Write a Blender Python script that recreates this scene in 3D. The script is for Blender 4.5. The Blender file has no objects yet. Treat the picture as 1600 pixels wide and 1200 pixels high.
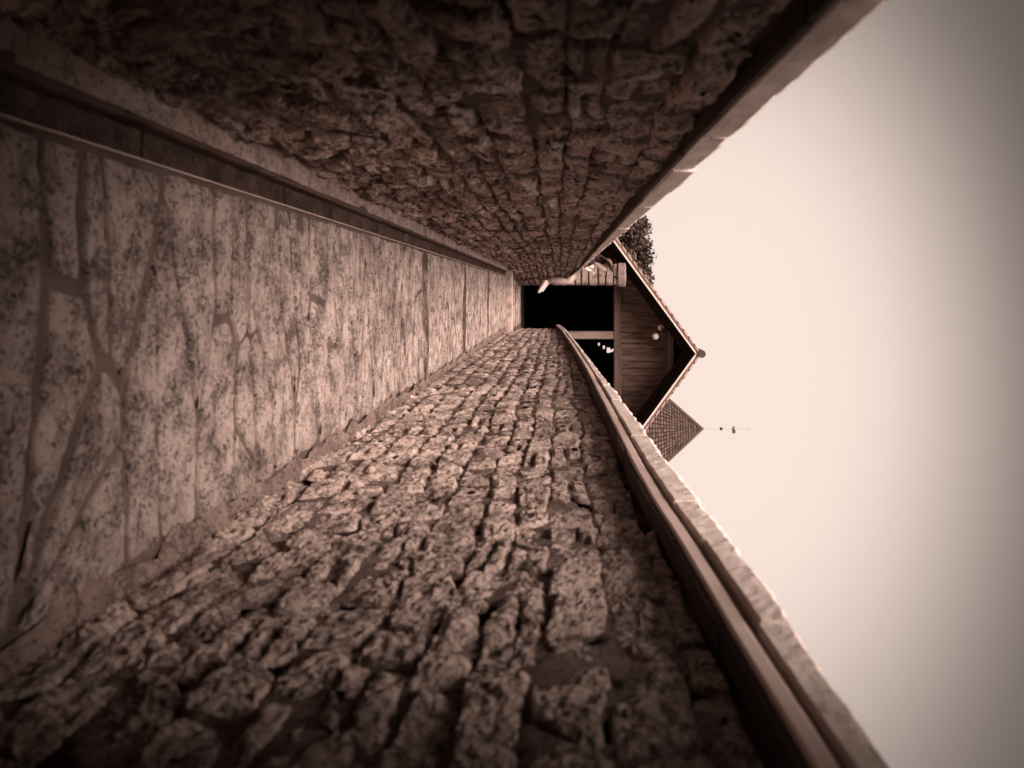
import bpy, math, random
import numpy as np
from mathutils import Vector, Matrix

random.seed(7); rng = np.random.default_rng(7)
sc = bpy.context.scene
col = sc.collection
R = math.radians

# ------------------------------------------------------------------ camera, sky, sun, exposure
cd = bpy.data.cameras.new('camera')
cam = bpy.data.objects.new('camera', cd); col.objects.link(cam)
cd.sensor_fit = 'HORIZONTAL'; cd.sensor_width = 36; cd.lens = 27
cd.shift_x = -75/1600; cd.shift_y = -142/1600
cd.clip_start = .02; cd.clip_end = 3000
# the photograph was taken (and is shown) with the camera turned on its side: picture right is up
cam.matrix_world = Matrix(((0, -1, 0, 0), (0, 0, -1, 0), (1, 0, 0, 1.0), (0, 0, 0, 1)))
cd.dof.use_dof = True; cd.dof.focus_distance = 8.0; cd.dof.aperture_fstop = 2.8
sc.camera = cam

SUN_EL, SUN_AZ = R(60), R(-157)          # azimuth from +Y towards +X
w = bpy.data.worlds.new('World'); sc.world = w; w.use_nodes = True
nt = w.node_tree; N = nt.nodes; L = nt.links
N.clear()
def nd(t, **k):
    n = N.new(t)
    for a, b in k.items(): setattr(n, a, b)
    return n
def mth(op, a, b=None, c=None, clamp=False):
    n = nd('ShaderNodeMath', operation=op); n.use_clamp = clamp
    for i, v in enumerate((a, b, c)):
        if v is None: continue
        if isinstance(v, (int, float)): n.inputs[i].default_value = v
        else: L.new(v, n.inputs[i])
    return n.outputs[0]
sky = nd('ShaderNodeTexSky', sky_type='NISHITA'); sky.sun_disc = False
sky.sun_elevation = SUN_EL; sky.sun_rotation = SUN_AZ; sky.dust_density = 6; sky.air_density = 1
bw = nd('ShaderNodeRGBToBW'); L.new(sky.outputs[0], bw.inputs[0])
tc = nd('ShaderNodeTexCoord'); sep = nd('ShaderNodeSeparateXYZ'); L.new(tc.outputs['Generated'], sep.inputs[0])
# overcast haze: bright towards the horizon, brightest along the walkway, duller towards the zenith
az = mth('ARCTAN2', sep.outputs[0], sep.outputs[1])
el = mth('ARCSINE', sep.outputs[2])
du = mth('MINIMUM', mth('DIVIDE', mth('ABSOLUTE', mth('SUBTRACT', az, R(5.5))), 1.55), R(17))
dv = mth('SUBTRACT', el, R(11))
rr = mth('SQRT', mth('ADD', mth('MULTIPLY', du, du), mth('MULTIPLY', dv, dv)))
mr = nd('ShaderNodeMapRange', interpolation_type='SMOOTHERSTEP'); L.new(rr, mr.inputs[0])
mr.inputs[1].default_value = R(6); mr.inputs[2].default_value = R(27)
mr.inputs[3].default_value = 1.0; mr.inputs[4].default_value = 0.14
lum = mth('MULTIPLY', mr.outputs[0], mth('ADD', mth('MULTIPLY', bw.outputs[0], 0.004), 0.985))
SKY_OUT = 1.02
cmb = nd('ShaderNodeMix', data_type='RGBA', blend_type='MULTIPLY'); cmb.inputs[0].default_value = 1
cmb.inputs[6].default_value = (0.95, 0.775, 0.69, 1)
L.new(lum, cmb.inputs[7])
bg = nd('ShaderNodeBackground'); out = nd('ShaderNodeOutputWorld')
EXPO = 2.72
sc.view_settings.view_transform = 'Standard'; sc.view_settings.look = 'None'
sc.view_settings.exposure = EXPO; sc.view_settings.gamma = 1; sc.view_settings.use_curve_mapping = False
gain = nd('ShaderNodeMix', data_type='RGBA', blend_type='MULTIPLY'); gain.inputs[0].default_value = 1
g = SKY_OUT / (2**EXPO) / 0.1; gain.inputs[7].default_value = (g, g, g, 1)
L.new(cmb.outputs[2], gain.inputs[6])
L.new(gain.outputs[2], bg.inputs[0]); bg.inputs[1].default_value = 0.1
L.new(bg.outputs[0], out.inputs[0])

sd = bpy.data.lights.new('sun', 'SUN'); sd.energy = 1.5; sd.angle = R(40); sd.color = (1, .84, .76)
so = bpy.data.objects.new('sun', sd); col.objects.link(so); so.location = (-6, 6, 12)
dirv = Vector((math.sin(SUN_AZ)*math.cos(SUN_EL), math.cos(SUN_AZ)*math.cos(SUN_EL), math.sin(SUN_EL)))
so.rotation_euler = dirv.to_track_quat('Z', 'Y').to_euler()

# ------------------------------------------------------------------ helpers
def mesh_obj(name, V, F, m, parent=None, smooth=True, kind=None):
    V = np.asarray(V, dtype=np.float32).reshape(-1, 3)
    me = bpy.data.meshes.new(name)
    if isinstance(F, np.ndarray):
        n = F.shape[1]
        me.vertices.add(len(V)); me.vertices.foreach_set('co', V.ravel())
        me.loops.add(F.size); me.loops.foreach_set('vertex_index', F.ravel().astype(np.int32))
        me.polygons.add(len(F)); me.polygons.foreach_set('loop_start', np.arange(0, F.size, n, dtype=np.int32))
        me.update(calc_edges=True)
    else:
        me.from_pydata([tuple(v) for v in V.tolist()], [], F); me.update()
    me.polygons.foreach_set('use_smooth', [smooth]*len(me.polygons))
    if m: me.materials.append(m)
    o = bpy.data.objects.new(name, me); col.objects.link(o)
    if parent: o.parent = parent; o.location = -Vector(parent['base'])*1.0 if 'base' in parent else (0, 0, 0)
    if kind: o['kind'] = kind
    return o
def empty(name, loc, label=None, cat=None, group=None, kind=None):
    o = bpy.data.objects.new(name, None); col.objects.link(o); o.location = loc
    o.empty_display_size = .2
    o['base'] = list(loc)
    if label: o['label'] = label
    if cat: o['category'] = cat
    if group: o['group'] = group
    if kind: o['kind'] = kind
    return o
def sub(name, V, F, m, parent_mesh, smooth=False, kind=None):
    """a sub-part: child of a part whose own location already cancels the base"""
    o = mesh_obj(name, V, F, m, None, smooth, kind); o.parent = parent_mesh
    return o

def hash3(ix, iy, iz, seed):
    h = (ix.astype(np.int64)*374761393 + iy.astype(np.int64)*668265263 + iz.astype(np.int64)*2147483647 + seed*1274126177) & 0xffffffff
    h = ((h ^ (h >> 13)) * 1274126177) & 0xffffffff
    h = (h ^ (h >> 16)) & 0xffffffff
    h = (h * 2246822519) & 0xffffffff
    h = h ^ (h >> 15)
    return (h & 0xffffff) / float(0xffffff)
def vnoise(P, s, seed=0):
    P = np.asarray(P, dtype=np.float64)*s
    I = np.floor(P).astype(np.int64); f = P - I; f = f*f*(3-2*f)
    r = 0
    for a in (0, 1):
        for b in (0, 1):
            for c in (0, 1):
                wt = (f[:, 0] if a else 1-f[:, 0])*(f[:, 1] if b else 1-f[:, 1])*(f[:, 2] if c else 1-f[:, 2])
                r = r + wt*hash3(I[:, 0]+a, I[:, 1]+b, I[:, 2]+c, seed)
    return r*2-1
def fbm(P, s, octs=4, seed=0, gain_=.5):
    r = 0; a = 1; t = 0
    for k in range(octs):
        r = r + a*vnoise(P, s*(2.03**k), seed+k*17); t += a; a *= gain_
    return r/t

def box(x0, x1, y0, y1, z0, z1, bev=0.0):
    if bev <= 0:
        V = [(x, y, z) for x in (x0, x1) for y in (y0, y1) for z in (z0, z1)]
        F = [(0, 1, 3, 2), (4, 6, 7, 5), (0, 4, 5, 1), (2, 3, 7, 6), (0, 2, 6, 4), (1, 5, 7, 3)]
        return V, F
    import bmesh
    bm = bmesh.new(); bmesh.ops.create_cube(bm, size=1)
    for v in bm.verts:
        v.co = ((x0+x1)/2 + v.co.x*(x1-x0), (y0+y1)/2 + v.co.y*(y1-y0), (z0+z1)/2 + v.co.z*(z1-z0))
    bmesh.ops.bevel(bm, geom=bm.edges[:], offset=bev, segments=1, affect='EDGES', profile=.5)
    bm.verts.index_update()
    V = [tuple(v.co) for v in bm.verts]; F = [tuple(v.index for v in f.verts) for f in bm.faces]
    bm.free(); return V, F
def join(parts):
    V = []; F = []
    for v, f in parts:
        o = len(V); V.extend([tuple(p) for p in v]); F.extend([tuple(i+o for i in q) for q in f])
    return V, F
def prism(poly, y0, y1):
    """polygon in XZ extruded along Y"""
    n = len(poly)
    V = [(x, y0, z) for x, z in poly] + [(x, y1, z) for x, z in poly]
    F = [tuple(range(n)), tuple(range(2*n-1, n-1, -1))] + [(i, i+n, (i+1) % n+n, (i+1) % n) for i in range(n)]
    return V, F
def tube(pts, rad, n=10, caps=True):
    V = []; F = []
    pts = [Vector(p) for p in pts]
    if not hasattr(rad, '__len__'): rad = [rad]*len(pts)
    for i, p in enumerate(pts):
        d = (pts[min(i+1, len(pts)-1)] - pts[max(i-1, 0)]).normalized()
        a = d.orthogonal().normalized() if i == 0 else (a - d*a.dot(d)).normalized()
        b = d.cross(a)
        for k in range(n):
            t = 2*math.pi*k/n
            V.append(tuple(p + (a*math.cos(t) + b*math.sin(t))*rad[i]))
    for i in range(len(pts)-1):
        for k in range(n):
            F.append((i*n+k, i*n+(k+1) % n, (i+1)*n+(k+1) % n, (i+1)*n+k))
    if caps:
        F.append(tuple(range(n-1, -1, -1))); F.append(tuple(range((len(pts)-1)*n, len(pts)*n)))
    return V, F
def ball(c, r, n=14, sx=1, sy=1, sz=1):
    V = []; F = []
    m = n//2+1
    for i in range(m+1):
        ph = math.pi*i/m
        for k in range(n):
            t = 2*math.pi*k/n
            V.append((c[0]+sx*r*math.sin(ph)*math.cos(t), c[1]+sy*r*math.sin(ph)*math.sin(t), c[2]+sz*r*math.cos(ph)))
    for i in range(m):
        for k in range(n):
            F.append((i*n+k, (i+1)*n+k, (i+1)*n+(k+1) % n, i*n+(k+1) % n))
    return V, F

def rough_block(x0, x1, y0, y1, z0, z1, amp, seed, n=9):
    import bmesh
    bm = bmesh.new(); bmesh.ops.create_cube(bm, size=1)
    bmesh.ops.subdivide_edges(bm, edges=bm.edges[:], cuts=n, use_grid_fill=True)
    P = np.array([v.co[:] for v in bm.verts])
    ro = 1 - .12*np.clip((np.sort(np.abs(P), 1)[:, 1]-.42)/.08, 0, 1)
    P = P*ro[:, None]
    P = P*np.array([x1-x0, y1-y0, z1-z0]) + np.array([(x0+x1)/2, (y0+y1)/2, (z0+z1)/2])
    for a in range(3): P[:, a] += amp*fbm(P+seed*7.7, 11, 3, seed+a*5)
    bm.verts.index_update(); F = [tuple(v.index for v in f.verts) for f in bm.faces]; bm.free()
    return P, F

# ------------------------------------------------------------------ materials
def mat(name, dark, light, patch=2.5, fine=28, pits=0.0, pit_scale=75, bump=.006, rough=.9, island=.35,
        stretch=(1, 1, 1), ramp=(.3, .7), dirt=None, dirt_amt=0, fine_amt=.45):
    m = bpy.data.materials.new(name); m.use_nodes = True
    t = m.node_tree; n = t.nodes; l = t.links
    b = n['Principled BSDF']; b.inputs['Roughness'].default_value = rough
    b.inputs['Specular IOR Level'].default_value = .25
    geo = n.new('ShaderNodeNewGeometry')
    mp = n.new('ShaderNodeMapping'); mp.inputs['Scale'].default_value = stretch
    l.new(geo.outputs['Position'], mp.inputs['Vector'])
    off = n.new('ShaderNodeVectorMath'); off.operation = 'ADD'
    sc_ = n.new('ShaderNodeMath'); sc_.operation = 'MULTIPLY'; sc_.inputs[1].default_value = 40
    l.new(geo.outputs['Random Per Island'], sc_.inputs[0])
    l.new(mp.outputs[0], off.inputs[0]); l.new(sc_.outputs[0], off.inputs[1])
    def noise(s, det, ro=.6, dist=0.0, vec=None):
        k = n.new('ShaderNodeTexNoise'); k.inputs['Scale'].default_value = s; k.inputs['Detail'].default_value = det
        k.inputs['Roughness'].default_value = ro; k.inputs['Distortion'].default_value = dist
        l.new(vec or off.outputs[0], k.inputs['Vector']); return k.outputs['Fac']
    def M(op, a, c, clamp=False):
        k = n.new('ShaderNodeMath'); k.operation = op; k.use_clamp = clamp
        for i, v in enumerate((a, c)):
            if isinstance(v, (int, float)): k.inputs[i].default_value = v
            else: l.new(v, k.inputs[i])
        return k.outputs[0]
    p = noise(patch, 5, .6, .3, mp.outputs[0]); f = noise(fine, 10, .78, .4)
    v = M('ADD', M('MULTIPLY', p, 1-fine_amt), M('MULTIPLY', f, fine_amt))
    v = M('ADD', v, M('MULTIPLY', M('SUBTRACT', geo.outputs['Random Per Island'], .5), island))
    r = n.new('ShaderNodeMapRange'); r.interpolation_type = 'SMOOTHSTEP'
    r.inputs[1].default_value = ramp[0]; r.inputs[2].default_value = ramp[1]; l.new(v, r.inputs[0])
    mx = n.new('ShaderNodeMix'); mx.data_type = 'RGBA'
    mx.inputs[6].default_value = (*dark, 1); mx.inputs[7].default_value = (*light, 1)
    l.new(r.outputs[0], mx.inputs[0]); c = mx.outputs[2]
    h = M('ADD', M('MULTIPLY', f, .7), M('MULTIPLY', noise(fine*4.3, 6, .7), .3))
    if pits > 0:
        pn = noise(pit_scale, 4, .55, .8)
        def thr(src, a, b_):
            k = n.new('ShaderNodeMapRange'); k.inputs[1].default_value = a; k.inputs[2].default_value = b_
            k.interpolation_type = 'SMOOTHSTEP'; l.new(src, k.inputs[0]); return k.outputs[0]
        pz = noise(patch*2.2, 3, .6, .2)                              # pits come in swarms
        pm_ = M('MAXIMUM', thr(M('ADD', pn, M('MULTIPLY', M('SUBTRACT', pz, .5), .35)), .57, .65),
                M('MULTIPLY', thr(M('ADD', noise(pit_scale*2.7, 3, .6, .5), M('MULTIPLY', M('SUBTRACT', pz, .5), .5)), .57, .66), .85))
        am = M('MULTIPLY', pm_, pits)
        mk = n.new('ShaderNodeMix'); mk.data_type = 'RGBA'; l.new(am, mk.inputs[0]); l.new(c, mk.inputs[6])
        mk.inputs[7].default_value = (dark[0]*.28, dark[1]*.25, dark[2]*.23, 1); c = mk.outputs[2]
        h = M('SUBTRACT', h, M('MULTIPLY', pm_, .9))
    if dirt_amt > 0:
        dn = noise(1.7, 6, .65, .6, mp.outputs[0])
        dm = n.new('ShaderNodeMapRange'); dm.inputs[1].default_value = .48; dm.inputs[2].default_value = .64
        dm.interpolation_type = 'SMOOTHSTEP'; l.new(dn, dm.inputs[0])
        mk = n.new('ShaderNodeMix'); mk.data_type = 'RGBA'; l.new(M('MULTIPLY', dm.outputs[0], dirt_amt), mk.inputs[0])
        l.new(c, mk.inputs[6]); mk.inputs[7].default_value = (*dirt, 1); c = mk.outputs[2]
    l.new(c, b.inputs['Base Color'])
    bp = n.new('ShaderNodeBump'); bp.inputs['Strength'].default_value = 1; bp.inputs['Distance'].default_value = bump
    l.new(h, bp.inputs['Height']); l.new(bp.outputs[0], b.inputs['Normal'])
    return m
def T(v, a=.72, b=.62):
    k = min(1, v/.45)
    return (v, v*(a+.035*k), v*(b+.035*k))          # everything is toned brown like the print
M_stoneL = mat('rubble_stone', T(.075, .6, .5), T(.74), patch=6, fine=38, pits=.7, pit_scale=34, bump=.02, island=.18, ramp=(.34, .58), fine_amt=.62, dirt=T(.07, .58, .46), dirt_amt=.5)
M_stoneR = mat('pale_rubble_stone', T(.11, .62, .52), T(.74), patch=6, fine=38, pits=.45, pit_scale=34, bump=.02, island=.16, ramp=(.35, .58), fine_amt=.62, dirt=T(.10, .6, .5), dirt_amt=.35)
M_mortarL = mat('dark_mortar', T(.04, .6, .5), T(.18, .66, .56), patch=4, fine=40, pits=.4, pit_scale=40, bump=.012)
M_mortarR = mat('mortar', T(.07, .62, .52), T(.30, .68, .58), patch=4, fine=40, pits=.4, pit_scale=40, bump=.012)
M_flag = mat('pitted_flagstone', T(.085, .64, .55), T(.56, .73, .64), patch=6, fine=55, pits=.7, pit_scale=75, bump=.018, island=.44, ramp=(.36, .60), fine_amt=.5, dirt=T(.12, .62, .52), dirt_amt=.35)
M_joint = mat('joint_mortar', T(.05, .62, .52), T(.12, .67, .57), patch=5, fine=60, bump=.003, fine_amt=.3)
M_fillet = mat('pale_fillet_mortar', T(.26, .68, .59), T(.56, .71, .62), patch=7, fine=50, pits=.4, pit_scale=50, bump=.010)
M_pfill = mat('grey_fillet_mortar', T(.10, .62, .52), T(.30, .68, .58), patch=4, fine=40, pits=.5, pit_scale=40, bump=.012)
M_step = mat('step_stone', T(.32, .68, .59), T(.62, .71, .62), patch=5, fine=50, pits=.4, bump=.006)
M_gutter = mat('wet_gutter_concrete', T(.022, .52, .4), T(.11, .58, .46), patch=6, fine=90, pits=.5, pit_scale=120, bump=.004, rough=.6)
M_kerb = mat('dark_kerb', T(.05, .55, .43), T(.10, .6, .48), patch=6, fine=50, bump=.002, rough=.7)
M_cope = mat('pale_coping_stone', T(.76, .78, .72), T(.88, .80, .74), patch=4, fine=60, pits=.15, pit_scale=90, bump=.003, island=.1)
M_copeR = mat('white_coping_stone', T(.74, .79, .71), T(.86, .80, .72), patch=4, fine=60, pits=.08, pit_scale=90, bump=.002, island=.08)
M_strip = mat('grey_ledge_stone', T(.62, .72, .63), T(.76, .73, .65), patch=3, fine=70, bump=.001, island=.05)
M_wood = mat('dark_boards', T(.015, .55, .42), T(.15, .60, .47), patch=1.6, fine=14, stretch=(9, 9, 1.1), bump=.008, island=.5, ramp=(.36, .72))
M_beam = mat('oak_beam', T(.05, .58, .45), T(.13, .62, .5), patch=1.2, fine=9, stretch=(1, 9, 9), bump=.003, island=.2)
M_post = mat('weathered_post', T(.10, .66, .56), T(.30, .7, .6), patch=1.5, fine=14, stretch=(9, 9, 1), bump=.003, island=.1)
M_inner = mat('shade_black_timber', T(.008, .5, .4), T(.018, .5, .4), patch=2, fine=9, bump=.003)  # shade inside the shed and under its roof, put into the timber colour
M_trim = mat('pale_verge_trim', T(.66, .76, .68), T(.8, .78, .7), patch=3, fine=40, bump=.001)
M_tile = mat('roof_tile', T(.26, .66, .56), T(.48, .69, .6), patch=3, fine=30, bump=.004, island=.3)
M_ttile = mat('tower_tile', T(.05, .60, .5), T(.11, .64, .54), patch=3, fine=30, bump=.004, island=.35)
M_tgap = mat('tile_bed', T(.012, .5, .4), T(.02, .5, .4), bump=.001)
M_pillar = mat('pillar_stone', T(.12, .66, .57), T(.36, .72, .63), patch=4, fine=25, pits=.5, pit_scale=40, bump=.008, island=.3)
M_iron = mat('dark_iron', T(.06, .6, .5), T(.1, .6, .5), bump=.001, rough=.5)
M_shade_strip = mat('shade_dark_strip', T(.025, .56, .44), T(.06, .58, .46), patch=3, fine=30, bump=.003, island=.4)  # near-black colour stands in for shadow below the coping
M_globe = mat('white_glass', T(.75, .8, .74), T(.85, .82, .76), bump=0.0001, rough=.3)
M_grass = mat('grass_ground', T(.05, .7, .5), T(.12, .72, .52), patch=.6, fine=4, bump=.02)
M_leafd = mat('dark_leaf', T(.035, .6, .46), T(.10, .63, .5), patch=1.2, fine=6, bump=.001, island=.5, rough=.7)
M_leafl = mat('light_leaf', T(.10, .66, .55), T(.24, .69, .59), patch=1.5, fine=6, bump=.001, island=.5, rough=.7)
M_bark = mat('bark', T(.04, .6, .48), T(.1, .63, .52), bump=.01)
M_render = mat('tower_render', T(.3, .7, .6), T(.45, .72, .63), bump=.004)

# ------------------------------------------------------------------ terrain
def terrain():
    n = 60
    g1 = np.sign(np.linspace(-1, 1, n))*np.abs(np.linspace(-1, 1, n))**3*900
    X, Y = np.meshgrid(g1, g1, indexing='ij'); P = np.stack([X.ravel(), Y.ravel(), 0*X.ravel()], 1)
    P[:, 2] = -.12 + .25*np.minimum(1, np.hypot(P[:, 0], P[:, 1])/60)*fbm(P, .03, 3)
    i = np.arange(n-1)[:, None]*n + np.arange(n-1)[None, :]; i = i.ravel()
    mesh_obj('ground', P, np.stack([i, i+n, i+n+1, i+1], 1), M_grass, kind='structure')
terrain()

# ------------------------------------------------------------------ walkway profiles (metres, camera eye at z = 1)
ip = np.interp
def xl(y): return ip(y, [0, 12.3, 13.6, 15, 16, 16.7], [-.48, -.48, -.46, -.37, -.27, -.19])
def clx(y): return ip(y, [0, 12.3, 13.6, 15, 16, 16.7], [-.43, -.43, -.42, -.33, -.235, -.16])
def clb(y): return 1 + ip(y, [0, 1, 1.7, 2.7, 7, 12, 13.6, 15, 16, 16.7], [.42, .415, .402, .391, .372, .362, .35, .215, .095, .03])
def clt(y): return 1 + ip(y, [0, 1, 1.7, 3.2, 4.6, 8.2, 12, 13.6, 15, 16, 16.7], [.50, .497, .495, .488, .476, .446, .41, .392, .255, .135, .07])
def xr(y): return ip(y, [0, 13, 16.7], [.69, .69, .77])
def crx(y): return ip(y, [0, 13, 16.7], [.62, .62, .69])
RS_D = [.3, 1, 1.97, 2.28, 2.69, 3.2, 3.9, 4.7, 6.6, 9.7, 14.9, 16.7]
RS_Z = [.377, .366, .333, .316, .304, .296, .289, .277, .246, .163, 0.0, -.055]
def rs(y): return 1 + ip(y, RS_D, RS_Z)                                       # top of the ledge strip
def rth(y): return ip(y, [0, 1, 2.3, 3.7, 5.6, 8.5, 16.7], [.068, .07, .095, .088, .055, .035, .03])
Y_END = 16.65

# ------------------------------------------------------------------ rubble walls
def wall_layout(y0, y1, top, hmin=.085, hmax=.155, lmin=.10, lmax=.27, seed=1):
    r = random.Random(seed); z = .0; rows = [0.0]
    while z < 1.5: z += r.uniform(hmin, hmax); rows.append(z)
    cells = []
    for k in range(len(rows)-1):
        s = y0 - r.random()*.2
        while s < y1:
            ln = r.uniform(lmin, lmax) * (1.25 if r.random() < .2 else 1)
            e = min(s+ln, y1)
            if e-s < .05: break
            a = max(s, y0)
            zt = float(top((a+e)/2))
            z0, z1 = rows[k], min(rows[k+1], zt)
            if z1-z0 > .035 and e-a > .05:
                if r.random() < .16 and z1-z0 > .095:
                    zm = z0 + (z1-z0)*r.uniform(.4, .6); cells += [(a, e, z0, zm), (a, e, zm, z1)]
                else: cells.append((a, e, z0, z1))
            s = e
    return cells
def build_wall(root, cells, xface, sign, m, mm, seed, y0, y1, top, relief=1.0, hole=.27, bed=-.004):
    data = []
    for ci, (a, e, z0, z1) in enumerate(cells):
        d = (a+e)/2
        sp = .0075 if d < 2.6 else (.011 if d < 4.5 else (.018 if d < 8 else .03))
        nu = max(5, int((e-a)/sp)); nv = max(4, int((z1-z0)/sp))
        U, W = np.meshgrid(np.linspace(-1, 1, nu), np.linspace(-1, 1, nv), indexing='ij')
        U = U.ravel(); W = W.ravel()
        mxx = np.maximum(np.maximum(abs(U), abs(W)), 1e-6)
        p = rng.uniform(6, 16); k = mxx/((abs(U)**p+abs(W)**p)**(1/p))
        u2 = U*k; w2 = W*k
        gap = rng.uniform(-.001, .004)
        sk = rng.uniform(-.3, .3)*(z1-z0); tl = rng.uniform(-.1, .1)*(z1-z0); tap = rng.uniform(-.16, .16)
        s = (a+e)/2 + u2*((e-a)/2-gap)*(1+tap*w2) + sk*w2
        z = (z0+z1)/2 + w2*((z1-z0)/2-gap)*(1+tap*u2) + tl*u2
        proud = rng.choice([rng.uniform(-.006, .003), rng.uniform(.0, .009), rng.uniform(.008, .022)], p=[.35, .5, .15])
        h = proud*(1-mxx**16) - .020*mxx**24
        for _ in range(3):                                       # broken facets
            t = rng.uniform(0, 6.283); h = np.minimum(h, proud + rng.uniform(.004, .010) - rng.uniform(.004, .026)*(np.cos(t)*u2+np.sin(t)*w2+.2))
        h = relief*h + rng.uniform(-.006, .006)*u2 + rng.uniform(-.006, .006)*w2
        data.append((s, z, h, mxx, np.full(len(s), rng.uniform(0, 90)), nu, nv))
    S = np.concatenate([q[0] for q in data]); Z = np.concatenate([q[1] for q in data]); H = np.concatenate([q[2] for q in data])
    X = np.concatenate([q[3] for q in data]); O = np.concatenate([q[4] for q in data])
    P = np.stack([S, O, Z], 1)
    # bed lines wobble along the wall; stone edges are broken
    wob = .02*vnoise(np.stack([S, 0*S, 0*S+seed], 1)+.5, 1.1, seed) + .012*vnoise(np.stack([S, Z*2, 0*S+seed+9], 1), 3.1, seed)
    ez = np.clip(Z/.08, 0, 1)
    S2 = S + .014*fbm(P, 11, 4, seed+3, .6); Z2 = Z + 1.3*wob*ez + .012*fbm(P, 12, 4, seed+5, .6)
    rid = 1-2*np.abs(fbm(P*np.array([1, 1, 1.8]), 13, 4, seed+8))
    rid2 = 1-2*np.abs(fbm(P*np.array([1, 1, 2.6]), 30, 3, seed+18))
    fac = fbm(P, 7, 2, seed+21); fac = np.round(fac*7)/7*.6 + fac*.4           # broken, stepped faces
    H2 = H + (1-X**16)*(.014*fac + .006*rid - .004 + .006*rid2 + .014*fbm(P, 42, 4, seed+13, .72))
    xf = xface(S2)
    V = np.stack([xf + sign*H2, S2, np.maximum(Z2, -.02)], 1)
    k = 0; order = np.argsort([(q[0]+q[1])/2 for q in cells]); near = set(order[:298].tolist())
    sv, sf, off = [], [], 0
    for ci, q in enumerate(data):
        nu, nv = q[5], q[6]; v = V[k:k+nu*nv]; k += nu*nv
        i = (np.arange(nu-1)[:, None]*nv + np.arange(nv-1)[None, :]).ravel()
        f = np.stack([i, i+nv, i+nv+1, i+1], 1) if sign < 0 else np.stack([i, i+1, i+nv+1, i+nv], 1)
        if ci in near: mesh_obj('stone', v, f, m, root, smooth=False)
        else: sv.append(v); sf.append(f+off); off += len(v)
    if sv: mesh_obj('distant_stones', np.concatenate(sv), np.concatenate(sf), m, root, kind='stuff')
    # mortar bed, smeared over and between the stones
    s = np.concatenate([np.arange(y0, 5, .014), np.arange(5, y1, .035), [y1]]); zz = np.linspace(0, 1, 75)
    SS, ZZ = np.meshgrid(s, zz, indexing='ij'); tp = top(SS)+.01
    P = np.stack([SS.ravel(), (ZZ*tp).ravel(), 0*SS.ravel()+seed], 1)
    h = bed + .008*fbm(P, 5, 3, seed+31) + .011*fbm(P, 15, 4, seed+37, .65) + .005*fbm(P, 60, 2, seed+41)
    h -= .06*np.clip((fbm(P, 13, 3, seed+47)-hole)/.07, 0, 1)                      # missing pointing: deep holes
    V = np.stack([xface(P[:, 0]) + sign*h, P[:, 0], P[:, 1]], 1)
    nv = len(zz); i = (np.arange(len(s)-1)[:, None]*nv + np.arange(nv-1)[None, :]).ravel()
    f = np.stack([i, i+nv, i+nv+1, i+1], 1) if sign < 0 else np.stack([i, i+1, i+nv+1, i+nv], 1)
    mesh_obj('mortar', V, f, mm, root)
    # core and back of the wall
    ys = np.linspace(y0, y1, 40); Vc = []; Fc = []
    for y in ys:
        a = float(xface(y)) - sign*.05; b = a - sign*.36; t = float(top(y))-.012
        Vc += [(a, y, -.15), (a, y, t), (b, y, t), (b, y, -.15)]
    for q in range(len(ys)-1):
        for c in range(4):
            Fc.append((q*4+c, q*4+(c+1) % 4, q*4+4+(c+1) % 4, q*4+4+c))
    Fc += [(3, 2, 1, 0), tuple(len(Vc)-4+c for c in range(4))]
    mesh_obj('wall_core', Vc, Fc, mm, root, smooth=False)

Y0 = .93
left = empty('stone_wall', (-.7, 8, 0), 'darker rough rubble wall with flat pale coping, standing behind the wet gutter', 'wall')
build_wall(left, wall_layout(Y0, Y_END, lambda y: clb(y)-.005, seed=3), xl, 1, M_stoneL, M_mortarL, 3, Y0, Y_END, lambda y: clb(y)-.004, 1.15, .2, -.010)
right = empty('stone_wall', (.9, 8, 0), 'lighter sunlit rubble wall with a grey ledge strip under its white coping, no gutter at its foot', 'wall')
build_wall(right, wall_layout(Y0, Y_END, lambda y: rs(y)-.04, seed=11), xr, -1, M_stoneR, M_mortarR, 12, Y0, Y_END, lambda y: rs(y)-.038, .55, .29, -.007)

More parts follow.
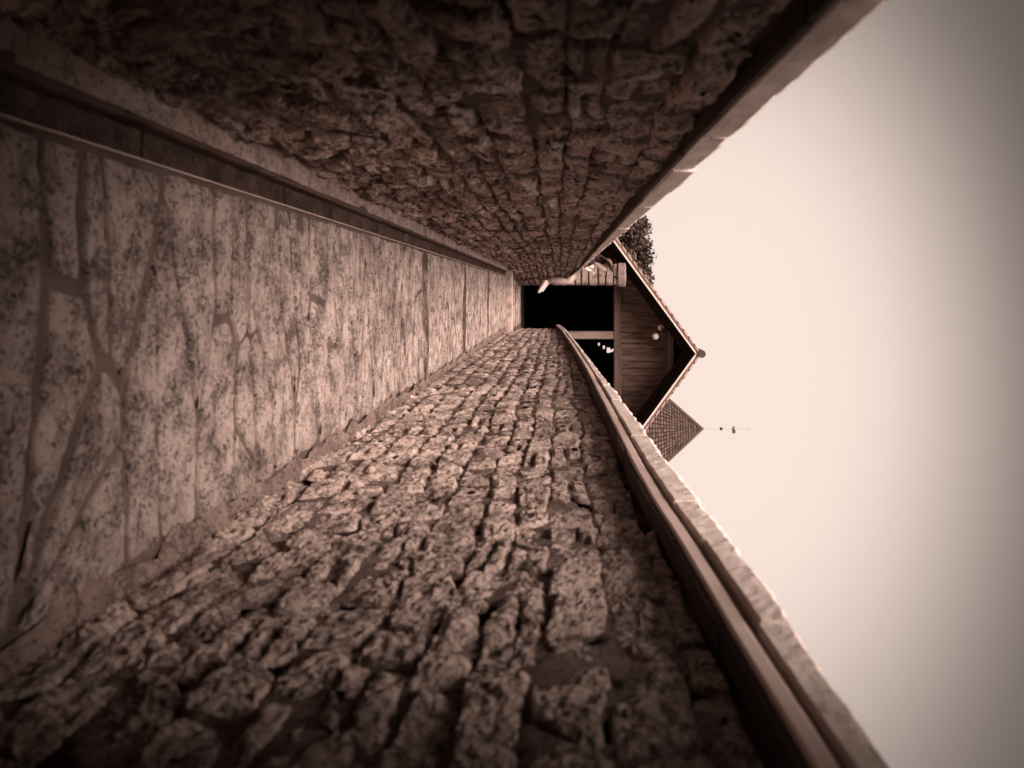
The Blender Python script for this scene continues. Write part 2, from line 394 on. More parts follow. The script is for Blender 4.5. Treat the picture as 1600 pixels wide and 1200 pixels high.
def slab(name, ya, yb, fx, fb, ft, sign, m, root, depth=.42, chip=.012, bev=.006, seed=0, rough=.003, spread=.018, kind=None):
    """a coping slab following the wall: front face at fx, bottom fb, top ft, chipped upper arris"""
    n = max(6, int((yb-ya)/(.009 if ya < 5 else .05)))
    ys = np.linspace(ya, yb, n)
    rings = []
    prof = [(1, 0), (.3, 0), (.03, 0), (0, .06), (0, .3), (0, .55), (0, .8), (.02, .97), (.08, 1), (.35, 1), (1, 1)]
    for y in ys:
        x = float(fx(y)); b = float(fb(y)); t = float(ft(y))
        rings.append([(x-sign*depth*p, y, b+(t-b)*q) for p, q in prof])
    V = np.array(rings); k = len(prof); P = V.reshape(-1, 3)
    nz = fbm(P+seed*3.7, 14, 3, seed); nz2 = fbm(P+seed*5.1, 55, 2, seed+5)
    V = P.copy(); fr = np.tile(np.array([0, 0, 1, 1, 1, 1, 1, 1, .6, .3, 0]), n); tp = np.tile(np.array([0, 0, 0, 0, 0, .1, .5, 1, 1, .6, .3]), n)
    V[:, 0] -= sign*fr*(rough*(nz+.6*nz2)+rough*.5)
    cz = np.clip(fbm(np.stack([P[:, 1], 0*P[:, 1]+seed, 0*P[:, 1]], 1), 12, 5, seed+9, .7), -.7, .7)
    th = np.repeat(np.array([float(ft(y)-fb(y)) for y in ys]), k)
    V[:, 2] += tp*(np.minimum(chip, th*.3)*(cz-.35) + rough*nz2)
    i = (np.arange(n-1)[:, None]*k + np.arange(k-1)[None, :]).ravel()
    F = [tuple(q) for q in (np.stack([i, i+1, i+k+1, i+k], 1) if sign > 0 else np.stack([i, i+k, i+k+1, i+1], 1)).tolist()]
    F += [(j*k+k-1, j*k, (j+1)*k, (j+1)*k+k-1) for j in range(n-1)]
    F += [tuple(range(k)), tuple(range(n*k-1, n*k-k-1, -1))]
    o = mesh_obj(name, V, F, m, root, smooth=False, kind=kind)
    return o
# left coping: joints where the photograph shows them
r_ = random.Random(5)
js = [.93, 1.125, 1.68, 2.16, 2.69, 3.25]
while js[-1] < 16.0: js.append(js[-1] + r_.uniform(.45, .7))
js[-1] = Y_END
for i in range(len(js)-1):
    dx = r_.uniform(-.006, .006); dz = r_.uniform(-.003, .003)
    slab('coping_slab', js[i]+.005, js[i+1]-.005, lambda y, d=dx: clx(y)+d, lambda y, d=dz: clb(y)+d, lambda y, d=dz: clt(y)+d, 1, M_cope, left, seed=i+1)
jr = [.93, 1.42, 1.9, 2.25, 2.7, 3.3, 3.8]
while jr[-1] < 16.0: jr.append(jr[-1] + r_.uniform(.45, .75))
jr[-1] = Y_END
for i in range(len(jr)-1):
    dx = r_.uniform(-.004, .004); dz = r_.uniform(-.002, .004)
    slab('coping_slab', jr[i]+.004, jr[i+1]-.004, lambda y, d=dx: crx(y)-.013+d, lambda y, d=dz: rs(y)+ip(y, [1, 6], [.016, .009])+d, lambda y, d=dz: rs(y)+.007+rth(y)+d, -1, M_copeR, right, seed=i+60, chip=.02, rough=.004)
je = [.93, 2.6, 5.0, 7.4, 9.8, 12.2, 14.5, Y_END]
for i in range(len(je)-1):
    n = max(10, int((je[i+1]-je[i])/.12)); ys = np.linspace(je[i]+.001, je[i+1]-.001, n); V = []; F = []
    wv = .0025*fbm(np.stack([ys, 0*ys, 0*ys], 1), 2.1, 3, 71)
    prof = [(.10, 0), (.004, 0), (0, .15), (0, .85), (.004, 1), (.10, 1)]
    for j, y in enumerate(ys):
        for p, q in prof: V.append((float(crx(y))-.004+p, y, float(rs(y))-.036+wv[j]+.034*q))
    k = len(prof)
    for j in range(n-1):
        for c in range(k): F.append((j*k+c, (j+1)*k+c, (j+1)*k+(c+1) % k, j*k+(c+1) % k))
    F += [tuple(range(k)), tuple(range(n*k-1, n*k-k-1, -1))]
    mesh_obj('ledge_strip', V, F, M_strip, right, smooth=False)
# set-back bedding between ledge and coping
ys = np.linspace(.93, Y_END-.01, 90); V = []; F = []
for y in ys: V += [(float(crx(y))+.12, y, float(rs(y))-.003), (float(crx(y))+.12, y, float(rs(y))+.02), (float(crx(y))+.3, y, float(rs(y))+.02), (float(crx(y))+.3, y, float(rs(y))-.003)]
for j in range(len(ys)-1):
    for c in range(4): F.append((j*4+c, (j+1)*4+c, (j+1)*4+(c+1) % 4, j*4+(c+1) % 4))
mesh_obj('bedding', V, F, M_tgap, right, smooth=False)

# added dark strips under the copings, coloured like the shade of the overhang
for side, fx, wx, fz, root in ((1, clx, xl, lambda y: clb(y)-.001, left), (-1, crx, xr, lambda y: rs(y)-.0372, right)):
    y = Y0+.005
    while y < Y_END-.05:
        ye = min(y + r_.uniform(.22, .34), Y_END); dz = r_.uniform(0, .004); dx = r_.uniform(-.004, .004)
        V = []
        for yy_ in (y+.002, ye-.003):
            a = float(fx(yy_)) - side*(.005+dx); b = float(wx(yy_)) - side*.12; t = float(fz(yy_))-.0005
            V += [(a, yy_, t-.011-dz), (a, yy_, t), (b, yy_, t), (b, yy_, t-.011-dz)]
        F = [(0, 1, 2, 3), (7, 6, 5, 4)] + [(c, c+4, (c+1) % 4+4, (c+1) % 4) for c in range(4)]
        mesh_obj('shade_strip', V, F, M_shade_strip, root, smooth=False)
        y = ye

# ------------------------------------------------------------------ flagged path
path = empty('path', (0, 8, 0), kind='structure')
Y_STEP = 14.1
def clip(poly, px, py, nx, ny):
    res = []
    for i in range(len(poly)):
        a, b = poly[i], poly[(i+1) % len(poly)]
        da = (a[0]-px)*nx+(a[1]-py)*ny; db = (b[0]-px)*nx+(b[1]-py)*ny
        if da <= 0: res.append(a)
        if da*db < 0:
            t = da/(da-db); res.append((a[0]+(b[0]-a[0])*t, a[1]+(b[1]-a[1])*t))
    return res
def flags(xa, xb, ya, yb, zb, step=.27, seed=1):
    r = random.Random(seed); seeds = []; y = ya - .1
    while y < yb+.3:
        n = r.choice([1, 2, 2, 2, 3, 3]); w_ = (xb-xa)/n
        for k in range(n): seeds.append((xa + w_*(k+.5) + r.uniform(-.3, .3)*w_*.8, y + r.uniform(-.14, .14)))
        y += step*r.uniform(.75, 1.2)
    polys = []; kx = .36
    S = [(x*kx, y) for x, y in seeds]
    for i, (x, y) in enumerate(S):
        poly = [(xa*kx, ya), (xb*kx, ya), (xb*kx, yb), (xa*kx, yb)]
        for j, (u, v) in enumerate(S):
            if i == j or abs(v-y) > 1.3: continue
            poly = clip(poly, (x+u)/2, (y+v)/2, u-x, v-y)
            if len(poly) < 3: break
        if len(poly) >= 3: polys.append([(px/kx, py) for px, py in poly])
    for pi, poly in enumerate(polys):
        P = np.array(poly); c = P.mean(0)
        Q = []
        for a, b in zip(P, np.roll(P, -1, 0)):
            n = max(1, int(np.hypot(*(b-a))/.016))
            for t in range(n): Q.append(a+(b-a)*t/n)
        Q = np.array(Q)
        if len(Q) < 8: continue
        for _ in range(3): Q = .5*Q + .25*(np.roll(Q, 1, 0)+np.roll(Q, -1, 0))
        nrm = np.roll(Q, -1, 0)-np.roll(Q, 1, 0); nrm = np.stack([nrm[:, 1], -nrm[:, 0]], 1); nrm /= np.linalg.norm(nrm, axis=1)[:, None]+1e-9
        gp = r.uniform(.008, .018)
        Q = Q - nrm*(gp + .015*fbm(np.stack([Q[:, 0], Q[:, 1], 0*Q[:, 0]+pi], 1), 11, 4, 91, .65)[:, None])
        dz = r.uniform(-.001, .007); tx = r.uniform(-.006, .006); ty = r.uniform(-.008, .008)
        V = []; m = len(Q)
        for s, z in ((1, -.03), (1, -.004), (.985, .0), (.96, .0022), (.85, .003), (.65, .003), (.4, .003), (.18, .003)):
            p = c + (Q-c)*s
            V.append(np.stack([p[:, 0], p[:, 1], np.full(m, z)], 1))
        V = np.concatenate(V + [np.array([[c[0], c[1], .003]])])
        hn = .006*fbm(V*np.array([1, 1, 0])+pi, 12, 4, 95); V[2*m:, 2] += hn[2*m:]
        V[:, 2] += zb + dz + tx*(V[:, 0]-c[0])/.3 + ty*(V[:, 1]-c[1])/.2
        F = []
        for k in range(7):
            for i in range(m): F.append((k*m+i, k*m+(i+1) % m, (k+1)*m+(i+1) % m, (k+1)*m+i))
        F += [(7*m+i, 7*m+(i+1) % m, 8*m) for i in range(m)]
        mesh_obj('flagstone', V, F, M_flag, path)
XFL, XFR = -.315, .635
flags(XFL, XFR, .2, Y_STEP-.02, 0, step=.165, seed=4)
Z2 = .118
flags(-.27, .68, Y_STEP+.22, 17.0, Z2, step=.34, seed=8)
def bed(name, xa, xb, ya, yb, zb, m, sp, amp, seed, fx0=None, fx1=None, tilt=0):
    ys = np.concatenate([np.arange(ya, max(ya, min(6, yb)), sp), np.arange(max(ya, min(6, yb)), yb, sp*3), [yb]]); xs = np.linspace(0, 1, max(4, int((xb-xa)/sp)))
    Y, U = np.meshgrid(ys, xs, indexing='ij')
    a = fx0(Y) if fx0 else xa; b = fx1(Y) if fx1 else xb
    X = a + (b-a)*U
    P = np.stack([X.ravel(), Y.ravel(), 0*X.ravel()], 1)
    P[:, 2] = zb + tilt*U.ravel() + amp*fbm(P+seed, 8, 3, seed) + amp*.5*fbm(P+seed, 34, 2, seed+4)
    n = len(xs); i = (np.arange(len(ys)-1)[:, None]*n + np.arange(n-1)[None, :]).ravel()
    return mesh_obj(name, P, np.stack([i, i+1, i+n+1, i+n], 1), m, path)
bed('joint_mortar', XFL, XFR+.07, .2, Y_STEP-.01, -.006, M_joint, .014, .006, 3)
bed('joint_mortar', -.3, .8, Y_STEP+.2, 17.2, Z2+.0005, M_joint, .03, .004, 5)
# mortar fillet at the foot of the right wall, rising against it
bed('mortar_fillet', XFR-.012, .71, .2, Y_END, .008, M_pfill, .011, .014, 7, fx0=lambda y: XFR-.015+.03*vnoise(np.stack([y.ravel(), 0*y.ravel(), 0*y.ravel()], 1), 9, 4).reshape(y.shape), fx1=lambda y: xr(y)+.02, tilt=.012)
# gutter: metal edge, dark slabs, kerb step, pale fillet against the left wall
V, F = box(XFL-.005, XFL-.0025, .2, Y_STEP-.01, -.03, .003); mesh_obj('gutter_edge', V, F, M_strip, path, smooth=False)
yy = .2
while yy < Y_STEP-.1:
    ye = min(yy + r_.uniform(.45, .62), Y_STEP-.01)
    n = max(6, int((ye-yy)/.02)); ys = np.linspace(yy+.003, ye-.003, n); xs = np.linspace(XFL-.008, -.393, 8)
    Y, X = np.meshgrid(ys, xs, indexing='ij'); P = np.stack([X.ravel(), Y.ravel(), 0*X.ravel()], 1)
    P[:, 2] = -.022 + r_.uniform(-.003, .003) + .004*((P[:, 0]+.355)/.04)**2 + .007*fbm(P, 30, 4, 55, .7)
    top = len(P); Pb = P.copy(); Pb[:, 2] -= .05
    i = (np.arange(n-1)[:, None]*8 + np.arange(7)[None, :]).ravel(); f = np.stack([i, i+1, i+9, i+8], 1)
    # closed sides
    F = [tuple(q) for q in f.tolist()]
    ring = list(range(0, 8)) + [k*8+7 for k in range(1, n)] + [(n-1)*8+k for k in range(6, -1, -1)] + [k*8 for k in range(n-2, 0, -1)]
    V = np.concatenate([P, Pb[ring]]); m_ = len(ring)
    for k in range(m_): F.append((ring[k], top+k, top+(k+1) % m_, ring[(k+1) % m_]))
    mesh_obj('gutter_slab', V, F, M_gutter, path, smooth=False)
    yy = ye
yy = .9
while yy < Y_STEP-.1:
    ye = min(yy + r_.uniform(.7, 1.0), Y_STEP-.01); e = r_.uniform(-.003, .003)
    V, F = rough_block(-.435, -.393+e, yy+.002, ye-.002, -.04, .030+e, .005, int(yy*50), 14); mesh_obj('kerb', V, F, M_kerb, path, smooth=False)
    yy = ye
bed('pale_fillet', -.5, -.405, .2, Y_STEP, .040, M_fillet, .010, .007, 9, fx0=lambda y: xl(y)-.02, fx1=lambda y: 0*y-.408, tilt=-.006)
# grit and dry leaf scraps lying in the gutter and along the wall foot
VV = []; FF = []; r8 = np.random.default_rng(21)
for k in range(150):
    y = .9 + 12*r8.random()**1.6
    gut = r8.random() < .55
    x = r8.uniform(-.388, -.325) if gut else r8.uniform(.60, .66)
    z = -.018 if gut else .012; sz = r8.uniform(.002, .005)
    v, f = ball((x, y, z+sz*.3), sz, 6, r8.uniform(.6, 1.6), r8.uniform(.6, 1.6), r8.uniform(.3, .8))
    VV.append((v, f))
V, F = join(VV); mesh_obj('grit', V, F, M_joint, path, smooth=False, kind='stuff')
# step
V, F = box(-.56, .80, Y_STEP, Y_STEP+.24, -.02, Z2+.004, .012); mesh_obj('step', V, F, M_step, path, smooth=False)
bed('pale_fillet', -.5, -.3, Y_STEP+.2, Y_END, Z2+.03, M_kerb, .03, .004, 9, fx0=lambda y: xl(y)-.02, fx1=lambda y: xl(y)+.10, tilt=-.03)

# ------------------------------------------------------------------ timber shed over the far end
shed = empty('timber_shed', (1.33, 17.5, 0), 'dark timber shed with steep tiled gable roof, boarded front and black doorway', 'shed')
AX, AZ, SL, HW = 1.33, 4.01, .731, 2.45
YV, YG, YB = 16.8, 17.5, 23.0
def roofz(x, d=0): return AZ - d - SL*abs(x-AX)
# boards of the gable
x = -.9; r2 = random.Random(2)
while x < 3.55:
    wd = r2.uniform(.10, .17); xe = min(x+wd, 3.55)
    za, zc = 2.395, 3.43
    t0, t1 = min(zc, roofz(x, .052)), min(zc, roofz(xe, .052))
    if max(t0, t1) > za+.03:
        dy = r2.uniform(-.008, .008)
        poly = [(x+.004, za), (xe-.004, za), (xe-.004, max(t1, za+.01)), (x+.004, max(t0, za+.01))]
        V, F = prism(poly, YG+dy, YG+.03+dy); mesh_obj('gable_board', V, F, M_wood, shed, smooth=False)
    x = xe
V, F = box(-1.0, 3.6, YG-.06, YG+.12, 2.225, 2.39, .01); mesh_obj('lintel', V, F, M_beam, shed, smooth=False)
V, F = box(.55, 2.11, YG-.08, YG+.04, 3.435, 3.575, .008); mesh_obj('collar_beam', V, F, M_beam, shed, smooth=False)
for s in (-1, 1):
    poly = [(AX, AZ-.06), (AX+s*2.3, AZ-.06-SL*2.3), (AX+s*2.3, AZ-.22-SL*2.3), (AX, AZ-.22)]
    if s > 0: poly = poly[::-1]
    V, F = prism(poly, YG-.10, YG-.0305); mesh_obj('rafter', V, F, M_inner, shed, smooth=False)
    # soffit boarding, verge trim, tiles
    def band(d0, d1, y0, y1, hw):
        p = [(AX, AZ+d0), (AX+s*hw, AZ+d0-SL*hw), (AX+s*hw, AZ+d1-SL*hw), (AX, AZ+d1)]
        return prism(p if s > 0 else p[::-1], y0, y1)
    V, F = band(-.05, -.01, YV+.03, YB, HW); mesh_obj('soffit', V, F, M_inner, shed, smooth=False)
    V, F = band(-.045, -.008, YV, YV+.026, HW+.02); mesh_obj('verge_trim', V, F, M_trim, shed, smooth=False)
    V, F = band(-.007, .03, YV+.01, YB, HW+.03); mesh_obj('tile_bed', V, F, M_tile, shed, smooth=False)
    k = 0; n = 15; ln = (HW+.05)/n
    for k in range(n):
        a, b = k*ln-.0, (k+1)*ln+.05
        p = [(AX+s*a, AZ+.034-SL*a), (AX+s*b, AZ+.052-SL*b), (AX+s*b, AZ+.105-SL*b), (AX+s*a, AZ+.075-SL*a)]
        V, F = prism(p if s > 0 else p[::-1], YV-.01, YV+.2); mesh_obj('verge_tile', V, F, M_tile, shed, smooth=False)
    parts = []
    for k in range(n):
        a, b = k*ln, (k+1)*ln+.05
        for q in range(26):
            y0 = YV+.205+q*.235
            p = [(AX+s*a, AZ+.034-SL*a), (AX+s*b, AZ+.05-SL*b), (AX+s*b, AZ+.08-SL*b), (AX+s*a, AZ+.06-SL*a)]
            parts.append(prism(p if s > 0 else p[::-1], y0, min(y0+.225, YB+.1)))
    V, F = join(parts); mesh_obj('roof_tiles', V, F, M_tile, shed, smooth=False, kind='stuff')
for q in range(12):
    V, F = tube([(AX, YV-.03+q*.52, AZ+.09), (AX, YV-.03+q*.52+.54, AZ+.09+.012)], .085, 14); mesh_obj('ridge_tile', V, F, M_ttile, shed, smooth=False)
V, F = box(.87, 1.045, YG-.05, YG+.11, .1, 2.222, .012); mesh_obj('post', V, F, M_post, shed, smooth=False)
V, F = box(-1.0, -.62, YG-.02, YG+.14, -.1, 2.222, .0); mesh_obj('side_post', V, F, M_inner, shed, smooth=False)
V, F = box(3.3, 3.55, YG-.02, YG+.14, -.1, 2.222, .0); mesh_obj('side_post', V, F, M_beam, shed, smooth=False)
V, F = box(-1.0, -.94, YG+.15, YB, -.1, 2.3); mesh_obj('side_wall', V, F, M_inner, shed, smooth=False)
V, F = box(3.5, 3.56, YG+.15, YB, -.1, 2.3); mesh_obj('side_wall', V, F, M_inner, shed, smooth=False)
V, F = box(-.93, 3.49, YG-.3, YB, .02, Z2-.006); mesh_obj('earth_floor', V, F, M_inner, shed, smooth=False)
# rear wall with a broken corner that lets the sky through
def pxz(px): return 1+(px-875)*YB/1200
def pxx(py): return (py-458)*YB/1200
holes = [(948, 953, 543, 551), (953, 957, 546, 550), (957, 963, 544.5, 548.5), (942, 945, 540, 545), (934.5, 937, 535.5, 540)]
zs = sorted({-.1, 2.75, *[pxz(v) for h in holes for v in h[:2]]}); xs = sorted({-.3, 2.96, *[pxx(v) for h in holes for v in h[2:]]})
parts = []
for i in range(len(xs)-1):
    for j in range(len(zs)-1):
        xc, zc = (xs[i]+xs[i+1])/2, (zs[j]+zs[j+1])/2
        if any(pxz(h[0]) < zc < pxz(h[1]) and pxx(h[2]) < xc < pxx(h[3]) for h in holes): continue
        parts.append(([(xs[i], YB-.02, zs[j]), (xs[i+1], YB-.02, zs[j]), (xs[i+1], YB-.02, zs[j+1]), (xs[i], YB-.02, zs[j+1])], [(0, 1, 2, 3)]))
parts.append(prism([(-.94, -.1), (-.3, -.1), (-.3, 2.79), (-.94, 2.33)], YB-.03, YB))
parts.append(prism([(2.96, -.1), (3.5, -.1), (3.5, 2.39), (2.96, 2.79)], YB-.03, YB))
parts.append(prism([(-.3, 2.751), (2.96, 2.751), (2.96, 2.79), (AX, AZ-.03), (-.3, 2.79)], YB-.03, YB))
V, F = join(parts); mesh_obj('rear_wall', V, F, M_inner, shed, smooth=False)
# lamp on the gable
V, F = tube([(.79, YG-.001, 3.29), (.79, YG-.05, 3.29)], .065, 16); lamp = mesh_obj('wall_lamp', V, F, M_strip, shed)
V, F = tube([(.79, YG-.03, 3.29), (.80, YG-.2, 3.31), (.88, YG-.3, 3.28), (.96, YG-.3, 3.235)], .016, 8); sub('lamp_arm', V, F, M_iron, lamp)
V, F = tube([(.97, YG-.3, 3.20), (.965, YG-.3, 3.245)], [.05, .035], 12); sub('lamp_cap', V, F, M_iron, lamp)
V, F = ball((.97, YG-.3, 3.14), .075, 18); sub('glass_globe', V, F, M_globe, lamp, True)

# ------------------------------------------------------------------ stone pillar by the doorway
pil = empty('stone_pillar', (-.4, 16.9, 0), 'pale square stone pillar with a cap stone, left of the black doorway', 'pillar')
z = 0; px0, px1, py0, py1 = -.64, -.175, 16.72, 17.18; r3 = random.Random(9)
while z < 2.2:
    h = r3.uniform(.13, .22); e = r3.uniform(0, .02)
    if r3.random() < .35: cuts = [(px0, px1)]
    else:
        xm = r3.uniform(px0+.15, px1-.15); cuts = [(px0, xm), (xm, px1)]
    for a, b in cuts:
        V, F = rough_block(a+.003-e, b-.003+e*.5, py0-e, py1, z+.003, min(z+h, 2.25)-.003, .012, int(z*100)); mesh_obj('stone', V, F, M_pillar, pil)
    z += h
V, F = rough_block(px0-.02, px1+.03, py0-.04, py1+.04, 2.245, 2.44, .02, 5); mesh_obj('cap_stone', V, F, M_pillar, pil)

# ------------------------------------------------------------------ tower behind the roof
tow = empty('tower', (7.95, 45, 0), 'square tower with a steep tiled pyramid roof and thin weathervane, rising behind the shed', 'tower')
tow.rotation_euler.z = -math.atan2(7.8, 45); tow['base'] = [0, 0, 0]
def tmesh(name, V, F, m, smooth=False, kind=None):
    return mesh_obj(name, V, F, m, tow, smooth, kind)
TA, TE, TS = 9.3, 4.9, .765
tw = (TA-TE)*TS
V, F = box(-tw+.25, tw-.25, -tw+.25, tw-.25, -.2, TE); tmesh('tower_wall', V, F, M_render)
V = [(0, 0, TA-.05), (-tw, -tw, TE-.05), (tw, -tw, TE-.05), (tw, tw, TE-.05), (-tw, tw, TE-.05)]
tmesh('roof_bed', V, [(0, 1, 2), (0, 2, 3), (0, 3, 4), (0, 4, 1), (4, 3, 2, 1)], M_tgap)
parts = []; r4 = random.Random(4); rows, ncol = 25, 18
for side in range(4):
    ca, sa = math.cos(side*math.pi/2), math.sin(side*math.pi/2)
    for k in range(rows):
        za, zb = TE+(TA-TE)*k/rows, TE+(TA-TE)*(k+.8)/rows
        ha, hb = (TA-za)*TS, (TA-zb)*TS; nc = ncol if k < rows*.8 else ncol//2
        for c in range(nc):
            a0, a1 = -1+2*c/nc, -1+2*(c+.74)/nc; q = r4.uniform(0, .025)
            vs = [(a0*ha, -ha-.05-q, za), (a1*ha, -ha-.05-q, za), (a1*hb, -hb-.03, zb), (a0*hb, -hb-.03, zb)]
            vs += [(a, b+.05, c_-.03) for a, b, c_ in vs]
            vs = [(a*ca-b*sa, a*sa+b*ca, c_) for a, b, c_ in vs]
            parts.append((vs, [(0, 1, 2, 3), (0, 4, 5, 1), (0, 3, 7, 4), (1, 5, 6, 2)]))
V, F = join(parts); tmesh('roof_tiles', V, F, M_ttile, kind='stuff')
for sx in (-1, 1):
    for sy in (-1, 1):
        V, F = tube([(sx*tw*1.01, sy*tw*1.01, TE), (0, 0, TA+.03)], .09, 8); tmesh('hip', V, F, M_ttile)
V, F = tube([(0, 0, TA-.1), (0, 0, TA+.2), (0, 0, 12.35)], [.07, .004, .003], 8); rod = tmesh('finial', V, F, M_iron)
V, F = ball((0, 0, 10.45), .095, 12); sub('ball', V, F, M_iron, rod, True)
V, F = prism([(-.02, 11.08), (.26, 11.08), (.26, 11.30), (.17, 11.24), (.10, 11.31), (.02, 11.2), (-.14, 11.24), (-.14, 11.16)], -.012, .012); sub('vane', V, F, M_iron, rod)
V, F = tube([(-.1, 0, 12.05), (.1, 0, 12.05)], .008, 6); sub('cross_bar', V, F, M_iron, rod)

# ------------------------------------------------------------------ trees
def tree(name, label, cat, base, trunk_h, blobs, nleaf, leaf, m, seed, group=None):
    r = np.random.default_rng(seed)
    root = empty(name, base, label, cat, group)
    bx, by, bz = base
    V, F = tube([(bx, by, bz-.1), (bx+.03, by, bz+trunk_h*.5), (bx-.02, by+.05, bz+trunk_h)], [.14, .11, .07], 10)
    parts = [(V, F)]
    for c, rad in blobs:
        t = Vector((bx, by, bz+trunk_h*.7)); e = Vector(c); md = (t+e)/2 + Vector((0, 0, .15))
        parts.append(tube([t, md, e], [.06, .04, .012], 7))
    V, F = join(parts); mesh_obj('trunk', V, F, M_bark, root)
    tot = sum(q[1]**2 for q in blobs); VV = []; 
    for c, rad in blobs:
        k = int(nleaf*rad**2/tot); cl = max(6, int(k/16))
        d = r.normal(size=(cl, 3)); d /= np.linalg.norm(d, axis=1)[:, None]
        cc = np.array(c) + d*rad*(r.random((cl, 1))**.35)*np.array([1, 1, .9])
        P = np.repeat(cc, 16, 0) + r.normal(size=(cl*16, 3))*rad*.2
        a = r.normal(size=P.shape); a /= np.linalg.norm(a, axis=1)[:, None]
        b = np.cross(a, r.normal(size=P.shape)); b /= np.linalg.norm(b, axis=1)[:, None]
        s = leaf*(.6+.8*r.random((len(P), 1)))
        q = np.stack([P-a*s, P+b*s*.5+a*s*.1, P+a*s, P-b*s*.5+a*s*.1], 1); VV.append(q.reshape(-1, 3))
    V = np.concatenate(VV); i = np.arange(0, len(V), 4)
    mesh_obj('crown', V, np.stack([i, i+1, i+2, i+3], 1), m, root, smooth=False)
def at(px, py, D): return ((py-458)*D/1200, D, 1+(px-875)*D/1200)
b1 = [(at(x, y, 27+dz), r) for x, y, r, dz in ((985, 345, .42, 0), (1000, 352, .40, .4), (985, 372, .5, -.3), (1000, 385, .42, .3), (1005, 400, .38, 0), (985, 400, .5, .5), (965, 380, .5, 0), (1003, 420, .34, 0), (990, 425, .4, .3), (960, 345, .5, .2), (950, 310, .6, 0), (930, 340, .6, .5), (1012, 438, .22, 0))]
tree('tree', 'dark bushy tree behind the shed roof, above the left wall', 'tree', (-1.6, 27, -.1), 1.9, b1, 13000, .06, M_leafd, 1)
b2 = [(at(x, y, 24.3), r) for x, y, r in ((975, 398, .26), (983, 408, .26), (990, 420, .24), (998, 430, .24), (1006, 440, .2), (1012, 452, .18), (965, 410, .3), (975, 425, .3), (1000, 448, .2))]
tree('shrub', 'lighter large-leaved shrub close behind the left slope of the shed roof', 'shrub', (-1.1, 24.3, -.1), 1.3, b2, 1500, .085, M_leafl, 2)
b3 = [(at(x, y, 19.5), r) for x, y, r in ((945, 388, .2), (952, 380, .22), (938, 380, .25), (930, 372, .3), (920, 390, .25), (958, 372, .2), (940, 360, .3))]
tree('shrub', 'small soft-leaved shrub left of the shed eave, behind the left wall coping', 'shrub', (-1.45, 19.5, -.1), .8, b3, 2200, .06, M_leafl, 3)

# ------------------------------------------------------------------ unseen roofed block, added around the camera to darken the foreground
shade_block = empty('unseen_shade_block', (0, -1.2, 0), 'unseen roofed block added around the camera to shade the near walkway', 'shade blocker')
GY = .78
for nm, b in (('shade_side', (-1.7, -.56, -3.0, GY, -.1, 1.9)), ('shade_side', (.78, 1.9, -3.0, GY, -.1, 1.9)), ('shade_roof', (-1.7, 1.9, -3.0, GY+.02, 1.902, 2.35)), ('rear_wall', (-.56, .78, -3.0, -2.8, -.1, 1.9)), ('shade_block_floor', (-.555, .775, -2.795, .19, -.1, -.002))):
    V, F = box(*b); mesh_obj(nm, V, F, M_mortarL, shade_block, smooth=False)

# ------------------------------------------------------------------ person
def skinned(name, joints, edges, m, parent, sub_=2, root=0):
    me = bpy.data.meshes.new(name); me.from_pydata([j[0] for j in joints], edges, []); me.update()
    o = bpy.data.objects.new(name, me); col.objects.link(o)
    md = o.modifiers.new('skin', 'SKIN'); md.use_smooth_shade = True
    for i, j in enumerate(joints):
        r = j[1]; me.skin_vertices[0].data[i].radius = r if hasattr(r, '__len__') else (r, r)
        me.skin_vertices[0].data[i].use_root = (i == root)
    s = o.modifiers.new('sub', 'SUBSURF'); s.levels = sub_; s.render_levels = sub_
    me.materials.append(m)
    o.parent = parent; o.location = -Vector(parent['base'])
    return o
def plain(name, c, rough=.8):
    return mat(name, tuple(v*.85 for v in c), c, patch=6, fine=40, bump=.002, rough=rough)
M_skin = plain('skin', T(.66, .76, .68), .55); M_hair = plain('hair', T(.02, .55, .45)); M_top = plain('dark_jacket', T(.022, .5, .42))
M_trous = plain('pale_trousers', T(.40, .72, .64)); M_shoe = plain('white_shoe', T(.75, .78, .71)); M_shirt = plain('pale_shirt', T(.62, .75, .68)); M_hat = plain('brown_hat', T(.16, .64, .53)); M_skirt = plain('grey_shorts', T(.09, .6, .5))
PD = 15.2
per = empty('person', (-.5, PD, 0), 'person in dark jacket, hat and white shoes sitting on the wall end', 'person')
def q(px, py, dy=0): 
    D = PD+dy; return ((py-458)*D/1200, D, 1+(px-875)*D/1200)
# continuous body: pelvis, spine, neck, head, arms, legs
J = [(q(899, 408), .10), (q(908, 404), .11), (q(920, 403), .115), (q(928, 407), .05), (q(934, 413), .05), (q(943, 420), .078), (q(950, 419), .07),
     (q(893, 424, -.05), .075), (q(890, 440, -.08), .055), (q(872, 439, -.06), .055), (q(856, 438, -.03), .036), (q(849, 449, -.1), .03),
     (q(896, 422, .22), .075), (q(894, 438, .24), .055), (q(875, 437, .24), .05), (q(860, 436, .24), .035), (q(854, 446, .2), .03),
     (q(922, 409, -.17), .05), (q(908, 414, -.24), .04), (q(918, 421, -.22), .032), (q(925, 424, -.16), .026),
     (q(922, 406, .17), .05), (q(906, 404, .22), .04), (q(893, 408, .2), .03), (q(889, 413, .16), .026)]
E = [(0, 1), (1, 2), (2, 3), (3, 4), (4, 5), (5, 6), (0, 7), (7, 8), (8, 9), (9, 10), (10, 11), (0, 12), (12, 13), (13, 14), (14, 15), (15, 16), (2, 17), (17, 18), (18, 19), (19, 20), (2, 21), (21, 22), (22, 23), (23, 24)]
skinned('body', J, E, M_skin, per)
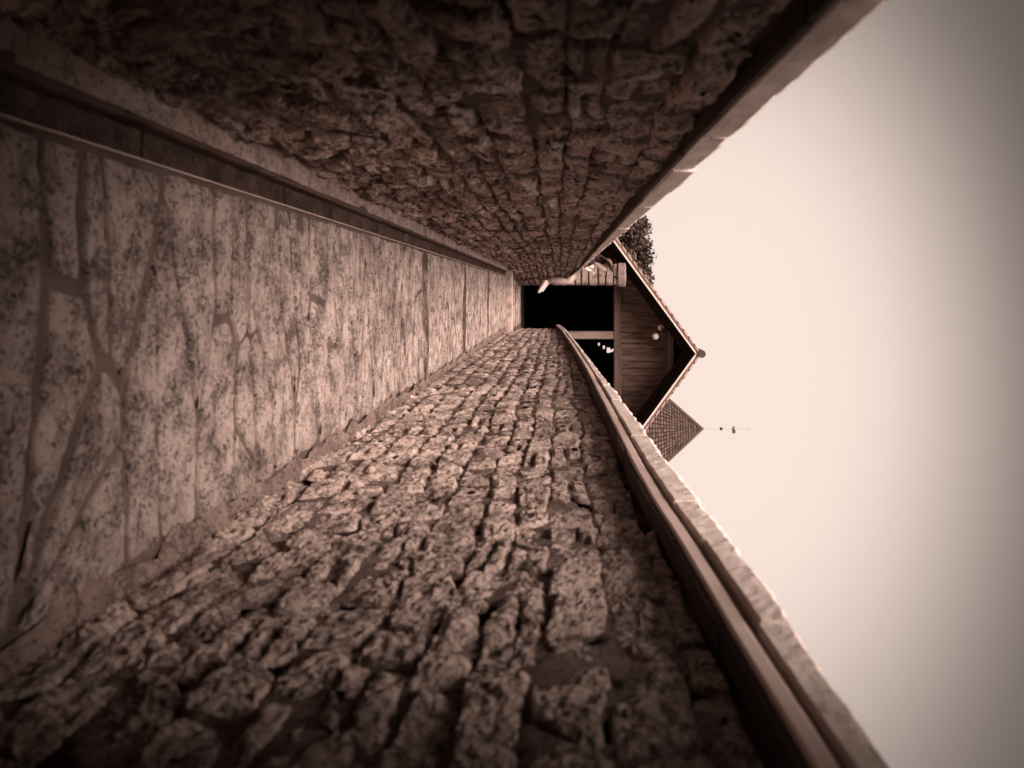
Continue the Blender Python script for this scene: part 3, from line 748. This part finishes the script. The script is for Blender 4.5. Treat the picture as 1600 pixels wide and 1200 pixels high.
# fingers
for hx in (20, 24):
    p = Vector(J[hx][0])
    for k in range(4):
        a = p + Vector((.0, -.03+.02*k, .0)); ln = (.07, .08, .075, .06)[k]
        V, F = tube([a, a+Vector((.45*ln, 0, .4*ln)), a+Vector((.9*ln, 0, .35*ln))], [.009, .0085, .007], 8); mesh_obj('finger', V, F, M_skin, per)
    V, F = tube([p+Vector((-.01, -.035, -.01)), p+Vector((.02, -.055, .02)), p+Vector((.035, -.05, .05))], [.011, .010, .008], 8); mesh_obj('thumb', V, F, M_skin, per)
g_ = 1.22
skinned('trousers', [(J[0][0], .125), (J[7][0], .095), (J[8][0], .075), (J[9][0], .085), (q(858, 438, -.03), .075), (J[12][0], .095), (J[13][0], .072), (J[14][0], .08), (q(862, 436, .24), .07)], [(0, 1), (1, 2), (2, 3), (3, 4), (0, 5), (5, 6), (6, 7), (7, 8)], M_trous, per)
skinned('shorts', [(q(897, 407), .125), (q(896, 416, -.06), .105), (q(897, 424, -.07), .085)], [(0, 1), (1, 2)], M_skirt, per)
skinned('jacket', [(q(901, 404), .13), (q(911, 407), .17), (q(922, 405), .19), (q(932, 405), .10), (q(922, 408, -.17), .07), (q(909, 412, -.24), .055), (q(916, 419, -.22), .045), (q(922, 404, .17), .07), (q(906, 402, .22), .055), (q(896, 406, .2), .045)], [(0, 1), (1, 2), (2, 3), (2, 4), (4, 5), (5, 6), (2, 7), (7, 8), (8, 9)], M_top, per)
skinned('shirt_front', [(q(914, 414, -.1), .05), (q(922, 416, -.1), .05), (q(928, 417, -.08), .045)], [(0, 1), (1, 2)], M_shirt, per)
for i, dy in ((8, -.1), (13, .2)):
    hx = (853, 858)[i == 13]; hy = (440, 438)[i == 13]
    skinned('shoe', [(q(hx+1, hy-3, dy), (.055, .05)), (q(hx-3, hy+4, dy-.02), (.052, .05)), (q(hx-8, hy+11, dy-.03), (.045, .04)), (q(hx-12, hy+18, dy-.04), (.028, .03))], [(0, 1), (1, 2), (2, 3)], M_shoe, per)
# hair, hat, face
skinned('hair', [(q(946, 412, .05), .08), (q(939, 406, .02), .10), (q(931, 402, 0), .12), (q(922, 399, 0), .11)], [(0, 1), (1, 2), (2, 3)], M_hair, per)
hc = Vector(q(950, 411)); up = Vector((-.62, .16, .76)).normalized()
ax = up.orthogonal().normalized(); ay = up.cross(ax); V = []; F = []; n = 22
for rad, h in ((.0, .07), (.06, .065), (.088, .05), (.096, .02), (.10, .0), (.15, -.005), (.20, -.02), (.202, -.026), (.15, -.018), (.09, -.012)):
    for k in range(n):
        t = 2*math.pi*k/n; p = hc + (ax*math.cos(t)+ay*math.sin(t))*rad + up*(h + .02*math.sin(2*t)*rad/.2); V.append(tuple(p))
for j in range(9):
    for k in range(n): F.append((j*n+k, j*n+(k+1) % n, (j+1)*n+(k+1) % n, (j+1)*n+k))
mesh_obj('hat', V, F, M_hat, per)
fc = Vector(q(944, 424)); 
V, F = tube([fc+Vector((.035, -.05, .03)), fc+Vector((.075, -.05, -.005)), fc+Vector((.04, -.05, -.02))], [.008, .014, .012], 8); mesh_obj('nose', V, F, M_skin, per)
for dy in (-.09, -.01):
    V, F = ball(tuple(fc+Vector((.045, dy, .04))), .02, 10); mesh_obj('sunglass_lens', V, F, M_hair, per)
V, F = tube([fc+Vector((.045, -.08, -.05)), fc+Vector((.055, -.05, -.052)), fc+Vector((.045, -.02, -.05))], .008, 6); mesh_obj('mouth', V, F, M_hat, per)
